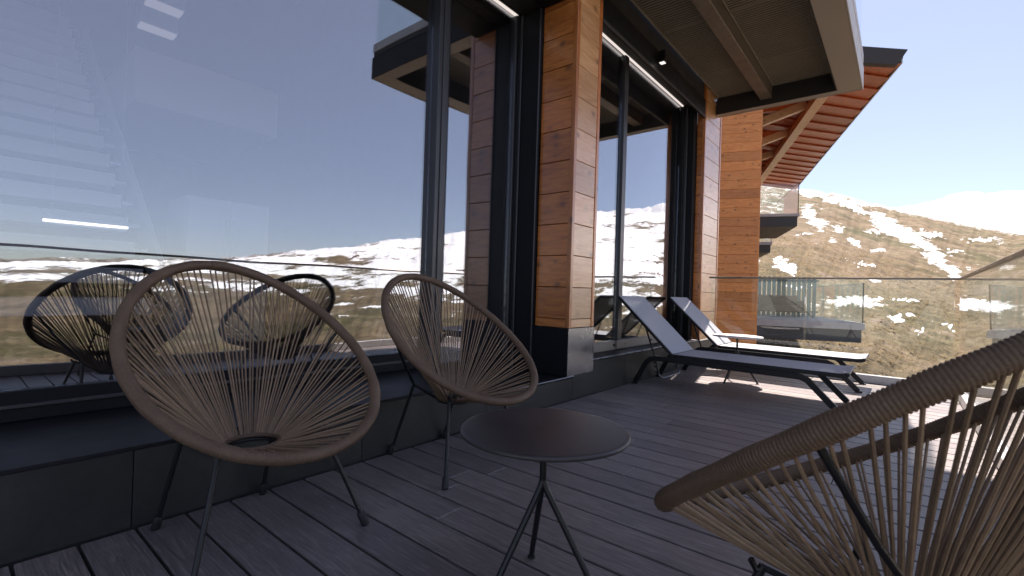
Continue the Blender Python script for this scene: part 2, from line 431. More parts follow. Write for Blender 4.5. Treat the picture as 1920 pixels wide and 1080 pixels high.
# balcony over the far bay: border frame, joists, grating panels, fascia, glass
bal = empty('balcony', parent=bld)
CZ, CX, CN, CF = 3.29, 1.58, 3.22, 6.72
box('soffit_border', CX-.225, CX, CN, CF, CZ, CZ+.012, 'taupe_metal', bal, .002)
box('soffit_border', .001, CX-.227, CF-.10, CF, CZ, CZ+.012, 'taupe_metal', bal, .002)
box('soffit_border', .001, CX-.227, CN, CN+.16, CZ, CZ+.012, 'taupe_metal', bal, .002)
box('fascia', CX+.001, CX+.012, CN-.012, CF+.012, CZ-.004, CZ+.235, 'slab_light', bal, .002)
box('fascia', .001, CX, CF+.001, CF+.012, CZ-.004, CZ+.235, 'taupe_metal', bal, .002)
box('fascia', .001, CX, CN-.012, CN-.001, CZ-.004, CZ+.235, 'anthracite', bal, .002)
box('inner_upstand', CX-.238, CX-.228, CN+.165, CF-.105, CZ+.002, CZ+.22, 'soffit_dark', bal, 0)
box('inner_upstand', .012, CX-.24, CF-.112, CF-.102, CZ+.002, CZ+.22, 'soffit_dark', bal, 0)
box('inner_upstand', .012, CX-.24, CN+.162, CN+.172, CZ+.002, CZ+.22, 'soffit_dark', bal, 0)
box('joist', .545, .675, CN+.174, CF-.114, CZ+.07, CZ+.225, 'beam_steel', bal, .004)
box('joist_flange', .520, .544, CN+.174, CF-.114, CZ+.195, CZ+.215, 'soffit_dark', bal, 0)
ys = [CN+.18, 4.65, 5.80, CF-.12]
for (xa, xb) in ((.03, .515), (.68, CX-.245)):
    for ya, yb in zip(ys[:-1], ys[1:]):
        m = MB(); y = ya+.02
        while y < yb-.02:
            m.box(xa+.012, xb-.012, y, y+.017, CZ+.222, CZ+.230); y += .040
        m.box(xa, xa+.011, ya+.006, yb-.006, CZ+.218, CZ+.24); m.box(xb-.011, xb, ya+.006, yb-.006, CZ+.218, CZ+.24)
        m.box(xa+.0115, xb-.0115, ya+.006, ya+.014, CZ+.216, CZ+.24); m.box(xa+.0115, xb-.0115, yb-.014, yb-.006, CZ+.216, CZ+.24)
        tag(m.build('grating_panel', 'grating', bal), kind='stuff')
box('deck_slab', .002, CX-.003, CN+.002, CF-.002, CZ+.252, CZ+.30, 'soffit_dark', bal, 0)
box('glass_shoe', CX-.06, CX+.006, CN-.006, CF+.006, CZ+.302, CZ+.40, 'slab_light', bal, .003)
box('glass_shoe', .002, CX-.062, CN-.006, CN+.06, CZ+.302, CZ+.40, 'slab_light', bal, .003)
box('glass_panel', CX-.034, CX-.020, CN+.012, CF-.01, CZ+.401, CZ+1.42, 'clear_glass', bal, 0)
box('glass_panel', .01, CX-.05, CN+.020, CN+.034, CZ+.401, CZ+1.42, 'clear_glass', bal, 0)
sp = box('spotlight', .02, .085, 4.62, 4.685, 3.215, 3.33, 'black_metal', bal, .003)
box('lens', .028, .077, 4.628, 4.677, 3.207, 3.214, 'spot_lens', sp, .001)
box('bracket', .011, .0195, 4.63, 4.675, 3.24, 3.30, 'black_metal', sp, .001)
# upper storey, roof and lower storey
uw = box('upper_wall', -.75, -.06, -4.0, 3.2, 3.63, 7.2, 'render_grey', bld, 0)
box('upper_wall', -.56, -.010, 3.21, 6.9, 3.63, 7.2, 'render_grey', bld, 0)
box('roof', -9.4, 2.10, -4.4, 7.62, 7.22, 7.36, 'roof_sheet', bld, 0)
box('lower_wall', -9, XR+.05, -4.0, YF+.05, -6.5, -.43, 'render_grey', bld, 0)

# interior seen faintly through the panes
room = empty('interior_room', parent=bld)
box('floor', -9, XG1-.07, -4, 3.1, .0, .27, 'interior_floor', room, 0)
box('ceiling', -9.1, XG1-.07, -4.2, 3.4, 4.8, 4.95, 'interior_wall', room, 0)
box('ceiling_bulkhead', -6.2, -4.0, 1.22, 2.63, 2.63, 3.18, 'white_paint', room, 0)
box('back_wall', -9.0, -8.8, -4, 7.0, .28, 4.79, 'interior_wall', room, 0)
box('partition', -8.79, XG1-.07, 3.14, 3.26, .20, 4.79, 'interior_wall', room, 0)
box('floor', -8.7, XG2-.07, 3.27, 6.9, .0, .27, 'interior_floor', room, 0)
box('ceiling', -8.7, XG2-.07, 3.27, 6.9, 3.30, 3.5, 'interior_wall', room, 0)
box('end_wall', -8.7, XG2-.06, 6.91, 7.0, -.4, 3.6, 'interior_wall', room, 0)
box('end_wall', -9, XG1-.06, -4.1, -4.0, -.4, 4.95, 'interior_wall', room, 0)
st = empty('staircase', (0, 0, .27)); tag(st, 'white open staircase rising inside behind the large left window', 'staircase')
for i in range(17):
    z = .38+i*.21; x = -2.25-i*.25
    if .27+z > 4.4: break
    board('tread', (.27, 2.6, .115), 'white_paint', st, (x, -.32, z), bevel=.004)
    board('bracket', (.10, .10, .03), 'trim_steel', st, (x, 1.03, z), bevel=.002)
for yy in (1.13,):
    m = MB(); m.hexa([(-1.95, yy-.02, .24), (-2.15, yy-.02, .04), (-2.15, yy+.02, .04), (-1.95, yy+.02, .24), (-6.1, yy-.02, 3.72), (-6.3, yy-.02, 3.52), (-6.3, yy+.02, 3.52), (-6.1, yy+.02, 3.72)])
    m.build('stringer', 'white_paint', st)
cab = empty('cabinet', (-3.2, 1.75, .27)); tag(cab, 'white double-door cabinet standing inside right of the staircase', 'cabinet')
box('carcass', -.3, .28, -.35, .35, 0, 1.33, 'white_paint', cab, .004)
for s in (-1, 1):
    dd = box('door', .281, .299, -.345 if s < 0 else .003, -.003 if s < 0 else .345, .03, 1.30, 'white_paint', cab, .003)
    box('handle', .2995, .318, s*.03-.008, s*.03+.008, .70, 1.15, 'trim_steel', cab, .002)
lamp = empty('linear_lamp', (-1.65, .55, 1.152)); tag(lamp, 'thin white linear lamp glowing inside the big left window', 'lamp')
box('diffuser', -.012, .012, -.185, .185, -.010, .004, 'lamp_bar', lamp, .002)
box('housing', -.016, .016, -.19, .19, .0045, .03, 'trim_steel', lamp, .002)
for s in (-.15, .15): MB().tube([(0, s, .03), (0, s, 3.63)], .0015, 5).build('suspension_wire', 'trim_steel', lamp)
for (pa, pb, lb) in (((276, 3), (338, 32), 'upper of two pale ceiling lights inside the left window'), ((262, 47), (326, 74), 'lower of two pale ceiling lights inside the left window')):
    def hit(q): r_ = ray(*q); return CAM+r_*((4.2-.84)/r_[2])
    a_, b_ = hit(pa), hit(pb); cl = empty('ceiling_light', ((a_[0]+b_[0])/2, (a_[1]+b_[1])/2, 4.2)); tag(cl, lb, 'ceiling light', 'ceiling lights inside')
    hl = np.linalg.norm(b_-a_)/2
    box('diffuser', -.09, .09, -hl, hl, .0, .03, 'lamp_panel', cl, .003); box('housing', -.10, .10, -hl-.01, hl+.01, .031, .59, 'white_paint', cl, .003)
ac = empty('armchair', (-1.55, 3.0-.42, .27), R_(200)); tag(ac, 'grey-green upholstered armchair inside behind the narrow window pane', 'armchair')
m = MB(); pts = [(-.27+.05*math.cos(a)*0, .30*math.sin(a), 0) for a in np.linspace(-1.3, 1.3, 9)]
for zz0, zz1, t in ((.36, .78, .07),):
    prof = [(-.30*math.cos(a), .30*math.sin(a)) for a in np.linspace(-1.35, 1.35, 13)]
    for (a, b) in zip(prof[:-1], prof[1:]):
        k = .78
        m.hexa([(a[0], a[1], zz0), (b[0], b[1], zz0), (b[0]*k, b[1]*k, zz0), (a[0]*k, a[1]*k, zz0), (a[0]*1.05, a[1]*1.0, zz1), (b[0]*1.05, b[1]*1.0, zz1), (b[0]*.88, b[1]*.85, zz1), (a[0]*.88, a[1]*.85, zz1)])
m.build('backrest', 'upholstery', ac, True)
MB().lathe([(.24, .32), (.27, .34), (.27, .42), (.24, .44)], n=24).build('seat', 'upholstery', ac, True)
for sx in (-1, 1):
    for sy in (-1, 1): MB().tube([(.17*sx, .17*sy, .32), (.22*sx, .22*sy, 0)], .012, 8).build('leg', 'black_metal', ac)

# ------------------------------------------------------------------ glass balustrades
def balustrade(label, along, fixed, a0, a1, joints):
    o = empty('glass_balustrade'); tag(o, label, 'balustrade')
    def bx(nm, p0, p1, q0, q1, z0, z1, mat, bev=.002):
        if along == 'x': return box(nm, p0, p1, fixed+q0, fixed+q1, z0, z1, mat, o, bev)
        return box(nm, fixed+q0, fixed+q1, p0, p1, z0, z1, mat, o, bev)
    js = [a0]+joints+[a1]
    for p, q in zip(js[:-1], js[1:]): bx('glass_panel', p+.004, q-.004, -.008, .008, .062, 1.076, 'clear_glass', .0)
    bx('handrail', a0-.02, a1+.022, -.022, .022, 1.077, 1.099, 'bronze_rail', .003)
    bx('base_channel', a0, a1, -.035, -.0085, .002, .086, 'slab_light', .003)
    bx('base_channel', a0, a1, .0085, .035, .002, .086, 'slab_light', .003)
    bx('channel_floor', a0, a1, -.034, .034, -.03, .0015, 'slab_dark', 0)
    return o
balustrade('clear glass balustrade across the far end of the deck behind the loungers', 'x', YF, .13, XR-.045, [1.15])
balustrade('clear glass balustrade along the outer right edge of the deck', 'y', XR, -2.2, YF+.022, [-.9, .9, 2.4, 3.903])

# ------------------------------------------------------------------ string chairs
AR, BR, TILT, EGG, BEND, XO, ZC = .4627, .3681, .6309, -.0908, -.0132, .0621, .6280
def rim_pt(t):
    u = AR*math.cos(t); v = BR*math.sin(t)*(1+EGG*math.cos(t)); w_ = BEND*math.sin(t)**2
    return np.array([XO-u*math.cos(TILT)+w_*math.sin(TILT), v, ZC+u*math.sin(TILT)+w_*math.cos(TILT)])
HOLE = np.array([.045, 0, .305]); HR = .082
def hole_pt(t): # same angular order as the rim
    p = rim_pt(t)-np.array([XO, 0, 0]); a = math.atan2(p[1], p[0]*1.0); return HOLE+np.array([HR*math.cos(a), HR*math.sin(a), 0])
def make_chair():
    ch = empty('string_chair')
    # arc-length table of the rim
    T = np.linspace(0, 2*math.pi, 2001); P = np.array([rim_pt(t) for t in T]); s = np.concatenate([[0], np.cumsum(np.linalg.norm(np.diff(P, axis=0), axis=1))]); L = s[-1]
    tt = lambda q: float(np.interp(q % L, s, T))
    wraps = 460; per = 4; n = 12; m = MB(); rings = wraps*per
    vs = []; fs = []; prev = None; frames = []
    for i in range(rings):
        q = L*i/rings; p = rim_pt(tt(q)); t_ = rim_pt(tt(q+.003))-rim_pt(tt(q-.003)); t_ /= np.linalg.norm(t_)
        ctr = p-np.array([XO, 0, ZC]); u = ctr-t_*(ctr@t_); u /= np.linalg.norm(u); v_ = np.cross(t_, u)
        lump = .0006*math.sin(i*.071)+.0005*math.sin(i*.019+1)
        for k in range(n):
            a = 2*math.pi*k/n
            ph = (i/per + k/n) % 1.0
            r = .0168+lump+.0019*abs(math.sin(math.pi*ph))**.6
            vs.append(p+r*(u*math.cos(a)+v_*math.sin(a)))
    for i in range(rings):
        j = (i+1) % rings
        for k in range(n): fs.append((i*n+k, i*n+(k+1) % n, j*n+(k+1) % n, j*n+k))
    m.add(vs, fs); m.build('rim', 'cord_wrap', ch, True)
    # centre ring
    m = MB(); m.tube([HOLE+np.array([HR*math.cos(a), HR*math.sin(a), 0]) for a in np.linspace(0, 2*math.pi, 41)[:-1]], .008, 8, closed=True)
    m.build('centre_ring', 'cord_wrap', ch, True)
    NC = 108
    for i in range(NC):
        q = L*(i+.5+random.uniform(-.22, .22)+(.12 if i % 2 else -.12))/NC; t = tt(q)
        a = rim_pt(t); b = hole_pt(tt(q+random.uniform(-.01, .01)))
        d = (b-a)/np.linalg.norm(b-a); sag = np.array([0, 0, -random.uniform(.001, .007)])
        st_ = a-d*.010+np.array([0, 0, -.004])
        m = MB(); m.tube([st_, a+(b-a)*.33+sag, a+(b-a)*.66+sag, b+d*.004], .0031, 6)
        m.build('cord', 'cord', ch, True)
        # knot loop where the cord leaves the rim
    # frame
    for sx, sy in ((1, 1), (1, -1), (-1, 1), (-1, -1)):
        foot = np.array([.297 if sx > 0 else -.222, (.277 if sx > 0 else .180)*sy, 0])
        K = np.array([.185 if sx > 0 else -.09, (.165 if sx > 0 else .15)*sy, .345 if sx > 0 else .365])
        ra = rim_pt(sy*R_(128 if sx > 0 else 80))
        d = (K-foot)/np.linalg.norm(K-foot)
        m = MB(); m.tube([foot+d*.02, K+d*.004], .0078, 10); lg = m.build('leg', 'black_metal', ch, True)
        m = MB(); m.tube([foot+np.array([0, 0, .001]), foot+d*.006, foot+d*.045, foot+d*.052], [.0125, .0140, .0140, .0105], 12); m.build('rubber_foot', 'rubber', lg, True)
        if sx > 0: ra = K+(ra-K)*.12
        m = MB(); m.tube([K, K+(ra-K)*.55+np.array([0, 0, -.012]), ra-(ra-K)*.03], .0062, 8); m.build('frame_rod', 'black_metal', ch, True)
        h = HOLE+np.array([HR*.7*sx, HR*.7*sy, -.012]); m = MB(); m.tube([K, h], .0062, 8); m.build('frame_rod', 'black_metal', ch, True)
    m = MB(); m.tube([HOLE+np.array([HR*math.cos(a), HR*math.sin(a), -.014]) for a in np.linspace(0, 2*math.pi, 33)[:-1]], .0065, 8, closed=True); m.build('frame_ring', 'black_metal', ch, True)
    return ch
ch1 = make_chair(); ch1.location = (.2675, .687, 0); ch1.rotation_euler = (0, 0, .0753)
G = 'brown string chairs around the round table'
tag(ch1, 'brown string chair largest and leftmost in front of the big window', 'chair', G)
ch2 = copy_tree(ch1); ch2.location = (.2336, 1.655, 0); ch2.rotation_euler = (0, 0, -.0108)
tag(ch2, 'smaller-looking brown string chair behind the round table, beside the timber column', 'chair', G)
ch3 = copy_tree(ch1); ch3.location = (2.0334, 1.0595, 0); ch3.rotation_euler = (0, 0, 2.728)
tag(ch3, 'brown string chair cut off in the right foreground, seen from behind', 'chair', G)

# ------------------------------------------------------------------ side tables
def table(loc, rz, top, label):
    o = empty('side_table', loc, rz); tag(o, label, 'table', 'round metal side tables')
    MB().lathe([(.221, .451), (.230, .452), (.2325, .4555), (.232, .460), (.228, .4635), (.220, .464)], n=96).build('table_top', top, o, True)
    MB().tube([(0, 0, .450), (0, 0, .30)], .0095, 14).build('stem', 'black_metal', o, True)
    MB().lathe([(.04, .444), (.045, .446), (.045, .4505)], n=24).build('mounting_plate', 'black_metal', o, True)
    for k in range(3):
        a = 2*math.pi*k/3; c, s = math.cos(a), math.sin(a)
        l_ = MB().tube([(0, 0, .322), (.012*c, .012*s, .295), (.19*c, .19*s, .006)], .0088, 12).build('leg', 'black_metal', o, True)
        MB().lathe([(.011, 0), (.012, .002), (.011, .008)], (.19*c, .19*s, 0), 14).build('foot_cap', 'rubber', l_, True)
    return o
table((1.23, 1.08, 0), R_(133.7), 'table_top', 'dark round side table between the string chairs')
table((.72, 5.115, 0), R_(250), 'table_light', 'pale-topped round side table between the two loungers')

# ------------------------------------------------------------------ loungers
def make_lounger(label):
    o = empty('sun_lounger'); tag(o, label, 'sun lounger', 'grey sling sun loungers at the far end of the deck')
    W = .57
    for y in (0, W):
        # bent side rail with rear and front leg in one tube
        path = [(.050, y, .012), (.135, y, .175), (.165, y, .223), (.20, y, .252), (.245, y, .262), (.30, y, .263), (1.34, y, .258), (1.40, y, .252), (1.445, y, .232), (1.48, y, .195), (1.655, y, .012)]
        m = MB(); m.tube(path, .02, sq=(.023, .015)); r_ = m.build('side_rail', 'black_metal', o, bevel=.003)
        for xx in (.045, 1.66):
            board('foot_cap', (.05, .032, .014), 'rubber', r_, (xx, y, .007), bevel=.003)
    for xx in (.33, 1.30):
        MB().tube([(xx, .013, .262), (xx, W-.013, .262)], .012, 10).build('cross_bar', 'black_metal', o, True)
    # seat frame + sling
    for y in (.018, W-.018):
        MB().tube([(.40, y, .298), (1.66, y, .292), (1.685, y, .298), (1.695, y, .312)], .012, sq=(.016, .011)).build('seat_frame', 'black_metal', o, bevel=.002)
        for xx in (.62, 1.28): board('spacer', (.03, .016, .012), 'black_metal', o, (xx, y, .2775), bevel=.001)
    MB().tube([(.40, .029, .298), (.40, W-.029, .298)], .011, 10).build('seat_end_bar', 'black_metal', o, True)
    MB().tube([(1.693, .029, .308), (1.693, W-.029, .308)], .011, 10).build('seat_end_bar', 'black_metal', o, True)
    m = MB(); xs = np.linspace(.412, 1.70, 20); nx = len(xs); ny = 9
    vs = []
    for sgn in (0, -.004):
        for x in xs:
            for j in range(ny):
                y = .012+(W-.024)*j/(ny-1); e = min(1, (x-.412)/.2, (1.72-x)/.2)
                z = .3155-.006*(x-.412)/1.3 - .010*max(0, e)*math.sin(math.pi*j/(ny-1)) + (.012*max(0, (x-1.62)/.08)**2 if x > 1.62 else 0)+sgn
                vs.append((x, y, z))
    off = nx*ny; fs = []
    for i in range(nx-1):
        for j in range(ny-1):
            a = i*ny+j; fs.append((a, a+1, a+ny+1, a+ny)); fs.append((off+a, off+a+ny, off+a+ny+1, off+a+1))
    edge = [i*ny for i in range(nx)]+[(nx-1)*ny+j for j in range(1, ny)]+[i*ny+ny-1 for i in range(nx-2, -1, -1)]+[j for j in range(ny-2, 0, -1)]
    for a, b in zip(edge, edge[1:]+edge[:1]): fs.append((a, b, off+b, off+a))
    m.add(vs, fs); m.build('seat_sling', 'sling', o, True)
    # backrest
    H = np.array([.395, .300]); Tp = np.array([-.150, .815]); dv = (Tp-H)/np.linalg.norm(Tp-H); nv = np.array([dv[1], -dv[0]])*1.0
    if nv[1] < 0: nv = -nv
    def bp(s, h, y): p = H+(Tp-H)*s+nv*h; return (p[0], y, p[1])
    for y in (.018, W-.018): MB().tube([bp(0, 0, y), bp(1, 0, y)], .012, sq=(.011, .016)).build('back_frame', 'black_metal', o, bevel=.002)
    for s_ in (.02, .985): MB().tube([bp(s_, 0, .029), bp(s_, 0, W-.029)], .011, 10).build('back_bar', 'black_metal', o, True)
    m = MB(); vs = []; nx = 12
    for hh in (.0175, .0135):
        for i in range(nx):
            s_ = .012+.988*i/(nx-1)
            for j in range(ny):
                y = .012+(W-.024)*j/(ny-1); e = min(1, s_/.2, (1.01-s_)/.2)
                vs.append(bp(s_, hh-.008*max(0, e)*math.sin(math.pi*j/(ny-1)), y))
    off = nx*ny; fs = []
    for i in range(nx-1):
        for j in range(ny-1):
            a = i*ny+j; fs.append((a, a+1, a+ny+1, a+ny)); fs.append((off+a, off+a+ny, off+a+ny+1, off+a+1))
    edge = [i*ny for i in range(nx)]+[(nx-1)*ny+j for j in range(1, ny)]+[i*ny+ny-1 for i in range(nx-2, -1, -1)]+[j for j in range(ny-2, 0, -1)]
    for a, b in zip(edge, edge[1:]+edge[:1]): fs.append((a, b, off+b, off+a))
    m.add(vs, fs); m.build('back_sling', 'sling', o, True)
    # support stay: two struts and a U-shaped bar, with stop pegs
    for y in (.05, W-.05):
        s_ = MB().tube([bp(.50, -.010, y), (.205, y, .30), (.262, y, .115)], .0085, 10).build('support_strut', 'black_metal', o, True)
        for zz in (.215, .175, .135):
            xx = .205+.057*(.30-zz)/.185; board('stop_peg', (.030, .012, .010), 'black_metal', s_, (xx-.018, y, zz), bevel=.002)
    MB().tube([(.262, .05, .112), (.285, .06, .088), (.295, .09, .080), (.295, W-.09, .080), (.285, W-.06, .088), (.262, W-.05, .112)], .006, 10).build('support_bar', 'trim_steel', o, True)
    return o
lg1 = make_lounger('nearer grey sling sun lounger, wholly in shade, head towards the window'); lg1.location = (0, 4.225, 0)
lg2 = copy_tree(lg1); lg2.location = (.035, 5.45, 0)
tag(lg2, 'farther sun lounger beside the end balustrade, its seat in bright sunlight', 'sun lounger', 'grey sling sun loungers at the far end of the deck')

# ------------------------------------------------------------------ neighbouring wing (turned about 20 degrees)
WA = R_(20.3)
Q = at(1424, 410, 12.5)
wing = empty('neighbouring_wing', (Q[0], Q[1], 0), WA); tag(wing, 'orange timber wing of the lodge with overhanging slatted roof and balconies', 'building')
# local x = outwards (towards the slope), local y = along its facade, away from us
ew = box('end_wall', -6, -.03, .035, .25, -6, 8.0, 'soffit_dark', wing, 0)
z = -3.0; i = 0
while z < 8.0:
    board('plank', (2.97, .026, .246), 'pine_wing_lit', ew, (-1.5, .019, z+.125), bevel=.004); z += .25
board('corner_board', (11, .032, .05), 'pine_wing_lit', ew, (-.012, .03, 2.5), (0, R_(90), 0), bevel=.003)
fw_ = box('facade_wall', -6, -.035, .26, 19, -6, 8.0, 'pine_roof', wing, 0)
for (v0, v1, z0, z1) in ((1.5, 4, .4, 2.7), (4.4, 7, .4, 2.7), (5.5, 8, 4.1, 6.4), (8.5, 11, 4.1, 6.4)):
    wi = box('window', -.034, -.010, v0, v1, z0, z1, 'anthracite', wing, 0); box('pane', -.009, -.002, v0+.08, v1-.08, z0+.08, z1-.08, 'window_glass', wi, 0)
def wing_balcony(u1, v0, v1, zf, glass=True, thick=.2):
    b = empty('balcony', parent=wing)
    box('slab', 0, u1, v0, v1, zf-thick, zf, 'slab_light', b, .01)
    box('fascia', 0, u1-.06, v0+.06, v1-.06, zf-thick-.30, zf-thick-.002, 'slab_dark', b, .005)
    box('soffit_border', 0, u1-.062, v0+.062, v1-.062, zf-thick-.36, zf-thick-.302, 'slab_dark', b, .005)
    if glass:
        box('glass_panel', .02, u1-.06, v0+.05, v0+.066, zf+.004, zf+1.10, 'clear_glass', b, 0)
        box('glass_panel', u1-.055, u1-.039, v0+.05, v1-.05, zf+.004, zf+1.10, 'clear_glass', b, 0)
        box('glass_post', u1-.058, u1-.036, v0+.03, v0+.049, zf+.002, zf+1.11, 'anthracite', b, 0)
        box('glass_edge', u1-.056, u1-.038, v0+.07, v1-.05, zf+1.101, zf+1.113, 'anthracite', b, 0)
    return b
wing_balcony(2.97, 1.79, 8.0, .25)
wing_balcony(2.06, 5.37, 9.3, 3.93, thick=.10)
wing_balcony(2.12, 10.8, 14, 3.50, thick=.14)
# picket screen on the lower balcony
fn = empty('picket_screen', (Q[0], Q[1], .25), WA); tag(fn, 'green-grey picket screen standing on the lower balcony of the wing', 'fence')
for i in range(17):
    x = .05+i*.158
    board('picket', (.115, .03, 1.42), 'fence_paint', fn, (x, 5.4, .71), bevel=.003)
for zz in (.18, 1.28): box('rail', 0, 2.72, 5.416, 5.45, zz-.03, zz+.03, 'fence_paint', fn, .003)
sf = empty('wicker_sofa', (Q[0], Q[1], .25), WA); tag(sf, 'brown wicker sofa in front of the picket screen on lower balcony', 'sofa')
box('seat', .5, 2.0, 4.3, 4.95, .16, .40, 'wicker', sf, .04)
box('backrest', .5, 2.0, 4.96, 5.10, .20, .74, 'wicker', sf, .04)
for xx in (.42, 2.01): box('armrest', xx, xx+.07, 4.3, 5.10, .16, .56, 'wicker', sf, .02)
for xx in (.56, 1.90):
    for yy in (4.36, 4.9): MB().tube([(xx, yy, 0), (xx, yy, .159)], .02, 8).build('leg', 'black_metal', sf)
# little porch further on
pr = empty('porch', parent=wing)
MB().hexa([(0, 12.0, 2.55), (1.75, 12.0, 1.95), (1.75, 14.0, 1.95), (0, 14.0, 2.55), (0, 12.0, 2.70), (1.75, 12.0, 2.10), (1.75, 14.0, 2.10), (0, 14.0, 2.70)]).build('porch_roof', 'slab_dark', pr)
box('post', 1.25, 1.37, 12.05, 12.17, -3, 2.05, 'slab_light', pr, .005)
# roof: lapped soffit boards between wall beam and eave, verge board, sheet on top
rf = empty('roof', parent=wing)
def eave_u(v): return 3.15+.053*(v-.43)
ZE, ZB, UB = 6.88, 7.24, 1.95
v = .42
while v < 15.5:
    p = .80; u1 = eave_u(v)-.02; z1 = ZE; sl_ = (ZB-ZE)/(u1-UB); zi = ZE+sl_*(u1+.2)
    m = MB(); t = .035; lap = .055
    # every board is tilted a little so that its lower edge stands proud of the next one
    m.hexa([(-.2, v, zi-lap), (u1, v, z1-lap), (u1, v+p+.04, z1), (-.2, v+p+.04, zi), (-.2, v, zi-lap+t), (u1, v, z1-lap+t), (u1, v+p+.04, z1+t), (-.2, v+p+.04, zi+t)])
    m.build('soffit_board', 'pine_roof', rf)
    v += p
m = MB(); m.hexa([(-6, .40, 8.9), (eave_u(.4)+.03, .40, 6.965), (eave_u(15.5)+.03, 15.6, 6.965), (-6, 15.6, 8.9), (-6, .40, 9.05), (eave_u(.4)+.03, .40, 7.05), (eave_u(15.5)+.03, 15.6, 7.05), (-6, 15.6, 9.05)])
m.build('roof_sheet', 'roof_sheet', rf)
m = MB(); m.hexa([(-6, .20, 8.35), (eave_u(.3)-.14, .20, 6.74), (eave_u(.3)-.14, .395, 6.74), (-6, .395, 8.35), (-6, .15, 9.10), (eave_u(.3)+.04, .15, 7.06), (eave_u(.3)+.04, .395, 7.06), (-6, .395, 9.10)])
m.build('verge_board', 'roof_sheet', rf)
m = MB(); m.hexa([(eave_u(.4)-.018, .40, 6.84), (eave_u(.4)+.02, .40, 6.84), (eave_u(15.5)+.02, 15.6, 6.84), (eave_u(15.5)-.018, 15.6, 6.84), (eave_u(.4)-.018, .40, 6.96), (eave_u(.4)+.02, .40, 6.96), (eave_u(15.5)+.02, 15.6, 6.96), (eave_u(15.5)-.018, 15.6, 6.96)])
m.build('eave_board', 'taupe_metal', rf)
board('wall_beam', (15.2, .30, .26), 'pine_pale', rf, (UB-.05, 8.0, ZB-.28), (0, 0, R_(90)), bevel=.01)
for vv in (.7, 3.4, 6.1, 8.8, 11.5):
    m = MB(); m.hexa([(-.02, vv, 6.35), (UB-.2, vv, 6.98), (UB-.2, vv+.22, 6.98), (-.02, vv+.22, 6.35), (-.02, vv, 6.62), (UB-.2, vv, 7.24), (UB-.2, vv+.22, 7.24), (-.02, vv+.22, 6.62)])
    m.build('rafter_brace', 'pine_pale', rf)
    box('outrigger', 0, UB-.2, vv+.02, vv+.20, 6.98, 7.2, 'pine_roof', rf, .01)

# ------------------------------------------------------------------ terrain
def vnoise(x, y, seed=0):
    xi = np.floor(x).astype(np.int64); yi = np.floor(y).astype(np.int64); xf = x-xi; yf = y-yi
    def h(a, b):
        k = (a*374761393 + b*668265263 + seed*982451653) & 0xffffffff
        k = ((k ^ (k >> 13))*1274126177) & 0xffffffff
        return ((k ^ (k >> 16)) & 0xffff)/65535.0
    u = xf*xf*(3-2*xf); v = yf*yf*(3-2*yf)
    return (h(xi, yi)*(1-u)+h(xi+1, yi)*u)*(1-v)+(h(xi, yi+1)*(1-u)+h(xi+1, yi+1)*u)*v
def fbm(x, y, oct=5, seed=0, gain=.5):
    s = 0; a = 1; t = 0
    for o in range(oct):
        s = s+a*vnoise(x, y, seed+o); t += a; a *= gain; x = x*2.03+17.1; y = y*2.03+5.7
    return s/t
def project(P):
    d = P-CAM; dep = d@FW
    return 960+FPX*(d@RT)/np.maximum(dep, .1), 540-FPX*(d@UP)/np.maximum(dep, .1), dep
SNOW = [  # patches on the slope: centre, half sizes and tilt as read from the photograph
    (1600, 390, 34, 7, 22), (1660, 412, 40, 9, 22), (1680, 432, 52, 13, 18), (1722, 452, 42, 14, 25), (1752, 482, 34, 14, 42), (1785, 508, 26, 10, 40), (1740, 440, 34, 6, 10),
    (1519, 398, 19, 15, 30), (1530, 415, 24, 11, 28), (1570, 427, 14, 8, 10), (1602, 454, 15, 8, 30), (1645, 468, 18, 4, 0), (1478, 502, 30, 15, 8), (1462, 486, 14, 7, 10),
    (1610, 494, 44, 2.6, 17), (1845, 449, 42, 4.2, 3), (1788, 472, 20, 4.5, 0), (1560, 451, 10, 3, 0), (1700, 562, 32, 3.5, 0), (1590, 565, 78, 13, 3), (1680, 596, 13, 9, 20), (1705, 588, 12, 4, 20),
    (1727, 622, 3, 9, 25), (1778, 612, 14, 3.5, 30), (1752, 598, 8, 3, 0), (1640, 527, 12, 3, 12), (1700, 385, 20, 4, 0), (1530, 366, 40, 5, 8), (1610, 380, 50, 4.5, 10), (1560, 374, 22, 5, 12),
    (1790, 520, 14, 6, 10), (1820, 505, 10, 3, 0), (1500, 536, 40, 4, 0), (1850, 575, 60, 11, 2), (1640, 436, 16, 5, 15), (1510, 440, 16, 3, 0), (1880, 500, 30, 3, 0)]
AZT = [-40, -25, -12, -8, -4, -1.5, 1, 4, 7.6, 12, 20, 30, 49, 60, 69, 80, 90, 110, 130]
ELT = [12, 12.5, 12, 11.25, 10.3, 9.35, 8.3, 7.1, 6.0, 6.6, 9.6, 9.6, 6.0, 4.0, 2.7, 1.4, .7, .3, .3]
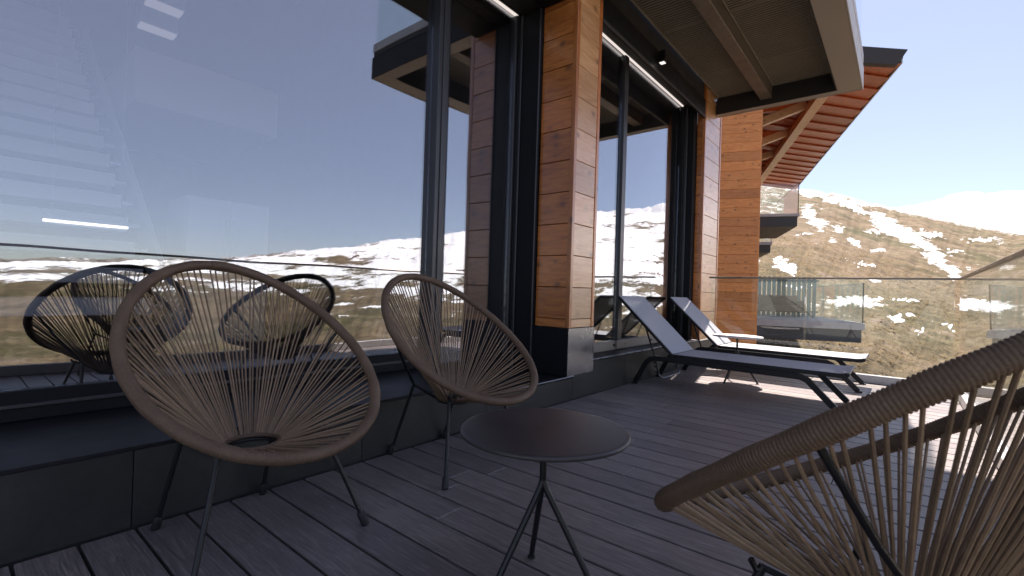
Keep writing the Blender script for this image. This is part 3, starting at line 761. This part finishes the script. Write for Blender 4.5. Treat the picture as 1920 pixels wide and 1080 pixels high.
def build_ground():
    az = np.radians(np.concatenate([np.arange(-40, -14, .6), np.arange(-14, 10, .085), np.arange(10, 95, .2), np.arange(95, 130.1, .5)]))
    D = np.concatenate([np.linspace(3, 9, 5), 9.5*np.exp(np.linspace(0, math.log(760/9.5), 250)), [800, 850, 920, 1050, 1300, 1700]])
    A, DD = np.meshgrid(az, D, indexing='ij')
    X = DD*np.sin(A); Y = DD*np.cos(A); deg = np.degrees(A)
    E = np.interp(deg, AZT, ELT)
    E = E+(.5*(fbm(deg*.35+40, deg*0+3, 4, 11)-.5)+.22*(fbm(deg*2.2, deg*0, 3, 5)-.5))
    RG = 640+60*np.sin(deg*.13)
    zr = RG*np.tan(np.radians(E))
    t = np.clip(DD/RG, 0, 1)
    base = -5.2
    Z = base+(zr-base+.84)*np.power(t, 1.04)
    Z = np.where(DD > RG, base+(zr-base+.84)-(DD-RG)*.16, Z)
    amp = np.clip(DD*.022, .1, 5)*np.clip((RG-DD)/200+.15, .1, 1)
    Z += amp*(fbm(X/70, Y/70, 5, 3)-.5)*1.6
    Z += np.clip(DD*.006, .0, 1.4)*(fbm(X/9, Y/9, 4, 9)-.5)*2*np.clip((RG-DD)/100+.1, .1, 1)
    tuft = fbm(X/.55, Y/.8, 3, 21)
    Z += np.where(DD < 130, .34*np.clip(tuft-.42, 0, 1)*np.clip((130-DD)/60, 0, 1), 0)
    # keep clear below the buildings
    Z = np.minimum(Z, np.where(DD < 12, -3.2, 1e9))
    P = np.stack([X, Y, Z], -1).reshape(-1, 3)
    px, py, dep = project(P)
    el0 = np.degrees(np.arctan2(P[:, 2]-.84, np.hypot(P[:, 0], P[:, 1]))); dg0 = deg.reshape(-1)
    px = px+26*(fbm(dg0*2.2+9, el0*4.4, 4, 51)-.5)+9*(fbm(dg0*9, el0*16, 3, 57)-.5)     # ragged melt edges
    py = py+15*(fbm(dg0*2.2+40, el0*4.4+7, 4, 53)-.5)+8*(fbm(dg0*9+3, el0*16, 3, 59)-.5)
    s = np.zeros(len(P)) - .55 + .75*np.clip(fbm(dg0*3.2, el0*8.5, 4, 61)-.62, 0, 1)*np.clip(el0/4, 0, 1)*4
    for (cx, cy_, rx, ry, an) in SNOW:
        ca, sa = math.cos(R_(an)), math.sin(R_(an)); dx = px-cx; dy = py-cy_
        u = (dx*ca+dy*sa)/rx; v = (-dx*sa+dy*ca)/ry
        s = np.maximum(s, 1.0-np.sqrt(u*u+v*v)*1.0)
    dg = deg.reshape(-1); el = np.degrees(np.arctan2(P[:, 2]-.84, np.hypot(P[:, 0], P[:, 1])))
    side = np.clip((dg-11)/8, 0, 1)
    rel = np.clip(el/np.maximum(E.reshape(-1), .6), -1, 1.1)
    cov = -.12+1.15*np.clip(rel*1.0+.50, -.5, 1)
    streak = .5*fbm(dg*.30, el*1.9+dg*.05, 5, 31)+.5*fbm(P[:, 0]/60+P[:, 1]/200, P[:, 1]/60, 5, 31)
    s_side = cov*.75+(streak-.52)*4.6
    s = np.where(dep < .3, s_side, s*(1-side)+s_side*side)
    s = np.maximum(s, np.where((dg > -14) & (dg < 11), (rel-.975)*14, -9)*(dg > -9.5))
    na, nd = A.shape
    idx = np.arange(na*nd).reshape(na, nd)
    F = np.stack([idx[:-1, :-1], idx[1:, :-1], idx[1:, 1:], idx[:-1, 1:]], -1).reshape(-1, 4)
    me = bpy.data.meshes.new('ground'); me.from_pydata(P.tolist(), [], F.tolist()); me.update()
    at_ = me.attributes.new('snow', 'FLOAT', 'POINT'); at_.data.foreach_set('value', s.astype(np.float32))
    for p in me.polygons: p.use_smooth = True
    return me
def m_ground():
    k = N('ground')
    geo = k.n('NewGeometry'); pos = geo.outputs['Position']
    at_ = k.n('Attribute'); at_.attribute_name = 'snow'
    n_big = k.noise(pos, .035, 6, .6, .4); n_mid = k.noise(pos, .22, 6, .65, .3); n_small = k.noise(pos, 1.4, 6, .72, .2); n_f = k.noise(pos, 6.0, 4, .7)
    f = k.math('ADD', k.math('ADD', k.math('MULTIPLY', n_mid, .45), k.math('MULTIPLY', n_small, .35)), k.math('MULTIPLY', n_f, .2))
    grass = k.ramp(f, [(.35, (.032, .024, .014)), (.44, (.090, .066, .039)), (.53, (.165, .122, .074)), (.63, (.265, .205, .135))])
    olive = k.ramp(f, [(.35, (.020, .021, .010)), (.50, (.080, .072, .034)), (.64, (.20, .165, .095))])
    c = k.mix(k.ramp(n_big, [(.46, (0, 0, 0)), (.60, (1, 1, 1))]), grass, olive)
    rock = k.ramp(n_small, [(.35, (.085, .066, .054)), (.65, (.23, .18, .145))])
    c = k.mix(k.ramp(n_mid, [(.56, (0, 0, 0)), (.66, (.8, .8, .8))]), c, rock)
    # dark dwarf shrubs
    vo = k.n('TexVoronoi'); vo.inputs['Scale'].default_value = .22; k.l(pos, vo.inputs['Vector'])
    sh = k.math('ADD', vo.outputs['Distance'], k.math('MULTIPLY', n_small, .35))
    c = k.mix(k.ramp(sh, [(.17, (.6,)*3), (.27, (0, 0, 0))]), c, (.050, .040, .020))
    e = k.math('ADD', k.math('MULTIPLY', k.math('SUBTRACT', n_mid, .5), 2.3), k.math('MULTIPLY', k.math('SUBTRACT', n_small, .5), 1.7))
    sn = k.math('ADD', at_.outputs['Fac'], e)
    mask = k.ramp(sn, [(.20, (0, 0, 0)), (.30, (1, 1, 1))])
    col_ = k.mix(mask, c, (.80, .82, .86))
    h = k.math('ADD', k.math('MULTIPLY', n_small, .7), k.math('MULTIPLY', n_f, .3))
    nb = k.bump(h, .9, .35)
    b = k.bsdf(col_, .9, normal=nb, spec=.15)
m_ground()
g = link('ground', build_ground(), 'ground'); tag(g, kind='structure')

def build_mountains():
    az = np.radians(np.arange(-20, 110, .12)); D = np.concatenate([np.linspace(1900, 4300, 90), [4700, 5400]])
    A, DD = np.meshgrid(az, D, indexing='ij'); X = DD*np.sin(A); Y = DD*np.cos(A); deg = np.degrees(A)
    E = np.interp(deg, [-20, -6, -3, -1.5, 0, 2, 4, 5.5, 7.6, 12, 16, 20, 25, 30, 40, 49, 58, 69, 80, 90, 110], [7, 7.8, 8.3, 8.7, 9.0, 9.2, 9.75, 9.5, 9.6, 10.2, 10.6, 10.6, 10.1, 9.8, 8.0, 6.2, 4.5, 2.9, 1.6, .9, .5])
    E = E+.55*(fbm(deg*.5+3, deg*0, 4, 77)-.5)+.25*(fbm(deg*3, deg*0+9, 3, 71)-.5)
    zr = 3900*np.tan(np.radians(E)); t = np.clip((DD-1900)/2000, 0, 1)
    Z = -60+(zr+60)*np.power(t, 1.15); Z = np.where(DD > 3900, zr-(DD-3900)*.3, Z)
    rid = 1-np.abs(fbm(X/420, Y/420, 6, 41, .52)*2-1)
    Z += 230*(rid-.72)*np.clip((3950-DD)/900, .02, 1)*np.clip(t*3, 0, 1)
    P = np.stack([X, Y, Z], -1).reshape(-1, 3); na, nd = A.shape; idx = np.arange(na*nd).reshape(na, nd)
    F = np.stack([idx[:-1, :-1], idx[1:, :-1], idx[1:, 1:], idx[:-1, 1:]], -1).reshape(-1, 4)
    me = bpy.data.meshes.new('mountains'); me.from_pydata(P.tolist(), [], F.tolist()); me.update()
    for p in me.polygons: p.use_smooth = True
    return me
def m_mountain():
    k = N('mountain'); geo = k.n('NewGeometry'); pos = geo.outputs['Position']
    n1 = k.noise(pos, .0032, 8, .62, .5); n2 = k.noise(pos, .02, 7, .68); n3 = k.noise(pos, .09, 5, .7)
    sx = k.n('SeparateXYZ'); k.l(pos, sx.inputs[0])
    hgt = k.math('MULTIPLY', k.math('SUBTRACT', sx.outputs[2], 200), .0011)
    sn = k.math('ADD', k.math('ADD', k.math('MULTIPLY', n1, .9), k.math('MULTIPLY', n2, .75)), k.math('ADD', hgt, k.math('MULTIPLY', n3, .25)))
    rock = k.ramp(n3, [(.3, (.12, .11, .105)), (.7, (.28, .25, .22))])
    c = k.mix(k.ramp(sn, [(.97, (0, 0, 0)), (1.10, (1, 1, 1))]), rock, (.66, .68, .72))
    k.bsdf(c, .9, normal=k.bump(k.math('ADD', n2, n3), .7, 8), spec=.1)
m_mountain()
# dry grass tussocks on the near slope
def build_tufts():
    gm = g.data; n = len(gm.vertices); co = np.empty(n*3); gm.vertices.foreach_get('co', co); co = co.reshape(-1, 3)
    at_ = np.empty(n, np.float32); gm.attributes['snow'].data.foreach_get('value', at_)
    d = np.hypot(co[:, 0], co[:, 1]); a = np.degrees(np.arctan2(co[:, 0], co[:, 1]))
    ok = np.where((d > 12) & (d < 75) & (a > -14) & (a < 30) & (at_ < .35))[0]
    w_ = d[ok]**1.2*np.where(a[ok] > 10, 3.0, 1.0); pick = rng.choice(ok, size=min(13000, len(ok)), replace=False, p=w_/w_.sum())
    V = []; F = []
    for i in pick:
        p = co[i].copy(); dd = d[i]; p[0] += rng.normal()*.004*dd; p[1] += rng.normal()*.012*dd; p[2] -= .05
        hgt = rng.uniform(.05, .15)*(1+dd/150); r = hgt*rng.uniform(1.0, 1.9)
        for b in range(6):
            t = rng.uniform(0, 6.283); c_, s_ = math.cos(t), math.sin(t); L = hgt*rng.uniform(.6, 1.1); wd = hgt*.16
            k = len(V); bx, by = p[0]+c_*r*.25, p[1]+s_*r*.25
            V += [(bx-s_*wd, by+c_*wd, p[2]), (bx+s_*wd, by-c_*wd, p[2]), (p[0]+c_*r+rng.normal()*.03, p[1]+s_*r+rng.normal()*.03, p[2]+L)]
            F.append((k, k+1, k+2))
    me = bpy.data.meshes.new('grass_tussocks'); me.from_pydata(V, [], F); me.update(); return me
def m_tuft():
    k = N('tussock'); geo = k.n('NewGeometry'); n1 = k.noise(geo.outputs['Position'], .9, 4, .7); n2 = k.noise(geo.outputs['Position'], .08, 4, .6)
    f = k.math('ADD', k.math('MULTIPLY', n1, .55), k.math('MULTIPLY', n2, .45))
    b = k.bsdf(k.ramp(f, [(.36, (.085, .065, .036)), (.48, (.20, .155, .092)), (.62, (.36, .29, .19))]), .9, spec=.1)
    tl = k.n('BsdfTranslucent'); tl.inputs[0].default_value = (.26, .20, .12, 1); mx = k.n('MixShader'); mx.inputs[0].default_value = .5
    k.l(b.outputs[0], mx.inputs[1]); k.l(tl.outputs[0], mx.inputs[2]); k.l(mx.outputs[0], k.out.inputs[0])
m_tuft()
tag(link('grass_tussocks', build_tufts(), 'tussock'), 'dry straw-coloured grass tussocks covering the slope below the deck', 'grass', kind='stuff')
mt = link('mountains', build_mountains(), 'mountain'); tag(mt, kind='structure')
